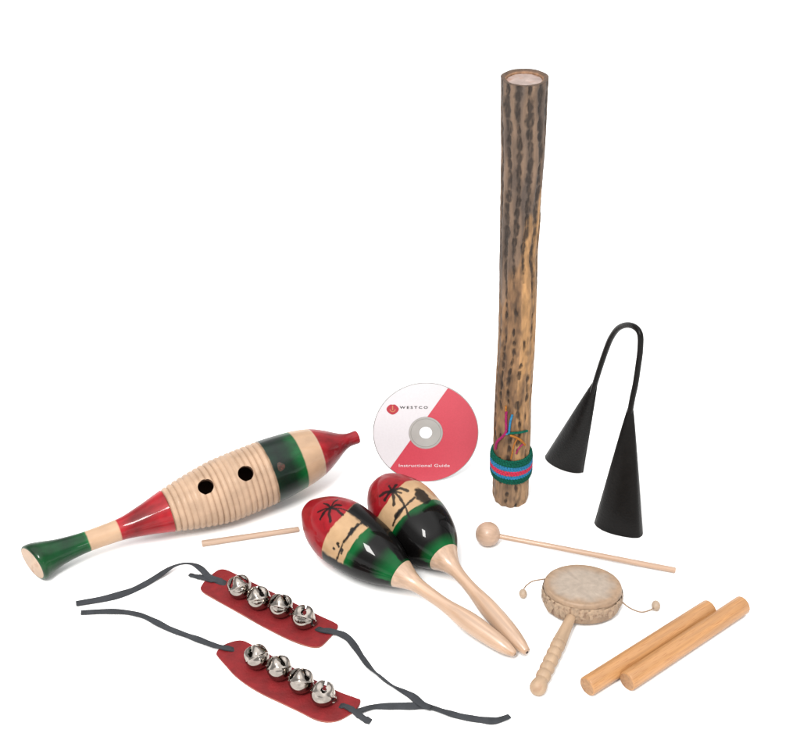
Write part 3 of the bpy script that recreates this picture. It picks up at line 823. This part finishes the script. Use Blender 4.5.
for pts, bc_, br in (([(551, 578, .018), (541, 579.5, .020), (533, 581, .017), (528, 584, .012), (525, 587, .007), (523.4, 590, .006)], (523, 593.5), .0048),
                     ([(616, 598.5, .016), (622, 602, .014), (630, 608, .009), (641, 612, .005), (650, 610, .005), (654, 607.5, .006)], (656, 605.5), .0052)):
    P = [G(x, y, z) for x, y, z in pts]; P = [Vector(p) for p in catmull([tuple(p) for p in P], 6)]
    cd_ = link('cord', sweep(P, .00075, seg=8), cord_m, rd, Matrix.Identity(4))
    c = G(bc_[0], bc_[1], br); bm = bmesh.new(); bmesh.ops.create_icosphere(bm, subdivisions=4, radius=br)
    for v in bm.verts: v.co *= 1+.05*noise.noise(v.co*300); v.co.x *= .86; v.co.y *= 1.08
    me = bpy.data.meshes.new('bead'); bm.to_mesh(me); bm.free()
    link('bead', me, bead_m, rd, Matrix.Translation(c), smooth=0)

# ------------------------------------------------------------------ claves
clm = mat('clave_wood', rgb(238, 174, 110), rough=.48, coat=.12, noise_scale=60, noise_amt=.22, stretch=(.22, 5, 5), bump=.2, bump_scale=260, noise2=(330, .55, rgb(200, 130, 74), .75))
cle = mat('clave_end_grain', rgb(222, 168, 118), rough=.65, noise_scale=260, noise_amt=.25, noise2=(170, .55, rgb(176, 120, 76), .7))
rc_ = .0098
rod('clave', 'orange wooden clave lying behind its twin, its lower left end sticking out further', 'clave', G(586.8, 686.5, rc_), G(709.5, 608.5, rc_), rc_, rc_, clm, cle, 'pair of claves', bev=.0012)
rod('clave', 'orange wooden clave in front of its twin, its upper right end reaching further', 'clave', G(626.8, 681.5, rc_), G(742.8, 604.5, rc_), rc_, rc_, clm, cle, 'pair of claves', bev=.0012)

# ------------------------------------------------------------------ bell straps
leather = mat('red_leather', rgb(162, 33, 38), rough=.7, noise_scale=90, noise_amt=.22, bump=1.0, bump_scale=420, noise2=(70, .58, rgb(140, 30, 34), .7), spec=.3)
cut_edge = mat('leather_cut_edge', rgb(206, 120, 100), rough=.8, noise_scale=200, noise_amt=.2)
nickel = mat('nickel', (.30, .268, .24, 1), rough=.11, metal=1.0, noise_scale=150, noise_amt=.35)
nickel_in = mat('nickel_inside', (.10, .085, .075, 1), rough=.5, metal=1.0)
lace_m = mat('grey_lace', rgb(70, 73, 78), rough=.75, noise_scale=120, noise_amt=.2, stretch=(1, 1, 1), bump=.7, bump_scale=500, spec=.25)
TH = .0030
def strap(label, outline, bells, laces, rots):
    C0 = G(sum(p[0] for p in outline)/len(outline), sum(p[1] for p in outline)/len(outline))
    root = thing('bell_strap', label, 'jingle bells', C0, 'pair of bell straps')
    P = [G(x, y, TH) for x, y in outline]; P = [Vector(p) for p in catmull([tuple(p) for p in P], 6, closed=True)]
    P = [Vector((p.x, p.y, 0)) for p in P]
    c = sum(P, Vector())/len(P)
    n = len(P); V, Fc, MI = [], [], []
    def wav(p): return .0006*noise.noise(Vector((p.x*60, p.y*60, 3)))+.0003
    def ring(z, inset, w=False):
        s = len(V)
        for i, p in enumerate(P):
            t = (P[(i+1) % n]-P[i-1]).normalized(); nn = Vector((-t.y, t.x, 0))
            if nn.dot(c-p) < 0: nn = -nn
            q = p+nn*inset; V.append((q.x, q.y, z+(wav(q) if z > 0.001 else 0)))
        return s
    r0 = ring(0.0003, .0004); r1 = ring(TH*.35, 0); r2 = ring(TH*.72, 0); r3 = ring(TH*.97, .0003); r4 = ring(TH, .0010)
    for a_, b_, m_ in ((r0, r1, 1), (r1, r2, 1), (r2, r3, 0), (r3, r4, 0)):
        for i in range(n): Fc.append((a_+i, a_+(i+1) % n, b_+(i+1) % n, b_+i)); MI.append(m_)
    Fc.append(tuple(r4+i for i in range(n))); MI.append(0); Fc.append(tuple(reversed([r0+i for i in range(n)]))); MI.append(0)
    me = mesh_from(V, Fc, mi=MI)
    bm = bmesh.new(); bm.from_mesh(me); bmesh.ops.triangulate(bm, faces=[f for f in bm.faces if len(f.verts) > 4]); bmesh.ops.recalc_face_normals(bm, faces=bm.faces); bm.to_mesh(me); bm.free()
    link('leather_band', me, [leather, cut_edge], root, Matrix.Identity(4), smooth=50)
    rb_ = .0121
    for (bx, by), ro in zip(bells, rots):
        cpos = G(bx, by, TH+rb_*.97)
        M = Matrix.Translation(cpos) @ Matrix.Rotation(ro[0], 4, 'Z') @ Matrix.Rotation(ro[1], 4, 'X') @ Matrix.Rotation(ro[2], 4, 'Z')
        V, Fc, MI = [], [], []
        NT, NP = 44, 96
        def rad(th):                         # equatorial crimp seam
            return rb_*(1+.055*math.exp(-((th-math.pi/2)/.055)**2))
        idx = {}
        for side, k_ in ((0, 1.0), (1, .90)):
            for i in range(NT+1):
                th = math.pi*i/NT
                for j in range(NP):
                    ph = 2*math.pi*j/NP; r = rad(th)*k_ if side == 0 else rb_*k_
                    x, y, z = math.sin(th)*math.cos(ph), math.sin(th)*math.sin(ph), math.cos(th)
                    # petals flare a little between the slots
                    if th < math.pi/2: r *= 1+.10*math.cos(4*ph+math.pi)*math.sin(th*2)**2
                    V.append((r*x, r*y, r*z))
        def openat(th, ph):
            if th > 1.42: return False
            x, y = math.sin(th)*math.cos(ph), math.sin(th)*math.sin(ph)
            d = min(abs(x), abs(y)) ; w = .12
            if d < w and th < 1.15: return True
            if th > .95:                     # round ends of the slots
                for q in range(4):
                    a = q*math.pi/2; dd = math.hypot((ph-a+math.pi) % (2*math.pi)-math.pi, th-1.17)
                    if dd < .27: return True
            return False
        m0 = (NT+1)*NP; op = {}
        for i in range(NT):
            for j in range(NP): op[i, j] = openat(math.pi*(i+.5)/NT, 2*math.pi*(j+.5)/NP)
        for i in range(NT):
            for j in range(NP):
                if op[i, j]: continue
                a_, b_, c_, d_ = i*NP+j, i*NP+(j+1) % NP, (i+1)*NP+(j+1) % NP, (i+1)*NP+j
                Fc.append((a_, d_, c_, b_)); MI.append(0); Fc.append((m0+a_, m0+b_, m0+c_, m0+d_)); MI.append(1)
                for (ii, jj, u, v) in ((i-1, j, a_, b_), (i+1, j, c_, d_), (i, (j-1) % NP, d_, a_), (i, (j+1) % NP, b_, c_)):
                    if 0 <= ii < NT and op[ii, jj]: Fc.append((u, v, m0+v, m0+u)); MI.append(0)
        me = mesh_from(V, Fc, mi=MI)
        b_o = link('bell', me, [nickel, nickel_in], root, M, smooth=40)
        bm = bmesh.new(); bmesh.ops.create_icosphere(bm, subdivisions=3, radius=.0036); bm.transform(Matrix.Translation((0, 0, -.0045)))
        me = bpy.data.meshes.new('pellet'); bm.to_mesh(me); bm.free()
        link('pellet', me, nickel, b_o, M, smooth=0)
        # wire loop that fixes the bell to the leather, seen beside it
        L_ = []
        for k in range(25):
            a = 2*math.pi*k/24; L_.append(cpos+Vector((.0095+.0030*math.cos(a), .0005*math.sin(a)-.002, -.0050+.0040*math.sin(a))))
        link('wire_loop', sweep(L_, .0008, seg=8, up=Vector((0, 1, 0))), nickel, root, Matrix.Identity(4))
    for pts, wd, rl in laces:
        Q = catmull([tuple(G(x, y, z)) for x, y, z in pts], 10)
        ln = link('lace', sweep(Q, wd, .0011, seg=12, square=True, roll=rl, wf=lambda t: 1+.10*math.sin(t*23)+.06*math.sin(t*51+1)), lace_m, root, Matrix.Identity(4), smooth=50)
    return root
O1 = [(201.5, 585), (208, 577.5), (216, 571), (222, 569), (230, 571), (252, 582), (285, 598), (315, 613), (334, 622), (338, 625.5), (334, 632), (325, 642), (319, 646), (309, 645.5), (290, 639), (262, 625), (232, 608), (207, 594), (201, 589)]
O2 = [(216.5, 652), (223, 645), (234, 641), (243, 640.5), (253, 645), (280, 660), (310, 677), (338, 691), (356, 697.5), (360.5, 700), (357, 708), (348, 714.5), (338, 719.5), (327, 721), (315, 718.5), (300, 711), (281, 702), (263, 693.5), (247.5, 684.5), (234, 674), (225, 664), (218, 656)]
B_1 = [(239.5, 587), (258.5, 598), (280.5, 606), (303.5, 617)]
B_2 = [(256.8, 657), (279, 668), (300.8, 681), (323, 693.5)]
z_ = .0016
tw = lambda amp, f, p=0: (lambda t: amp*math.sin(t*f+p))
strap('upper of two red leather straps, four nickel bells, long grey lace at each end', O1, B_1, [
    ([(226, 584, .0025), (221, 582, .0046), (214, 579, .0050), (207, 575, .0060), (202, 569.5, .0080), (194, 564.5, .010), (184, 563.5, .0095), (172, 567, .007), (158, 576, .004), (145, 584, .0025), (128, 592, .0022), (105, 598.5, .0022), (76, 603.5, .0022)], .0033, tw(.7, 9.42)),
    ([(222, 580.5, .0040), (212, 580, .0052), (203, 577.5, .0040), (195, 576, .0022), (189.5, 574.5, .0022)], .0028, tw(.3, 5)),
    ([(317, 628.5, .0022), (322, 630, .0046), (330, 631, .0050), (340, 633.5, .0040), (348, 638, .003), (355, 646.5, .003), (362, 657, .0035), (370, 667.5, .004), (379, 675.5, .004), (390, 684, .003), (402, 690.5, .0022), (412, 696, .0030), (422, 704, .0046), (431, 707.5, .0048)], .0035, lambda t: 1.2*math.exp(-((t-.62)/.13)**2)+.2*math.sin(t*20)),
], [(.5, -.75, .5), (.25, -.65, .3), (-.2, -.7, .8), (-.3, -.8, .2)])
strap('lower of two red leather straps with four nickel bells, nearest the picture bottom', O2, B_2, [
    ([(234, 650, .0022), (229, 648.5, .0048), (221, 647, .0052), (212, 644.5, .004), (200, 640, .0035), (186, 635, .004), (170, 629, .004), (156, 622, .0035), (142, 615.5, .0025), (125, 612, .0022), (105, 611.3, .0022), (81, 612.5, .0022)], .0029, lambda t: .9*math.exp(-((t-.5)/.12)**2)),
    ([(340, 706, .0022), (345, 706, .0046), (352, 709.5, .0050), (358, 714, .0040), (364, 718.5, .0022), (370.5, 721.5, .0022)], .0032, tw(.2, 6)),
    ([(356, 712.5, .0030), (364, 709, .0030), (375, 706.5, .0022), (395, 706, .0022), (415, 706, .0022), (430, 707, .0022), (446, 712, .0022), (462, 716.5, .0022), (480, 719.5, .0022), (495, 720.5, .0022), (509.5, 716, .0022)], .0034, tw(.35, 14)),
], [(.6, -.9, .8), (.2, -.75, .4), (-.1, -.7, .7), (-.4, -.75, .3)])
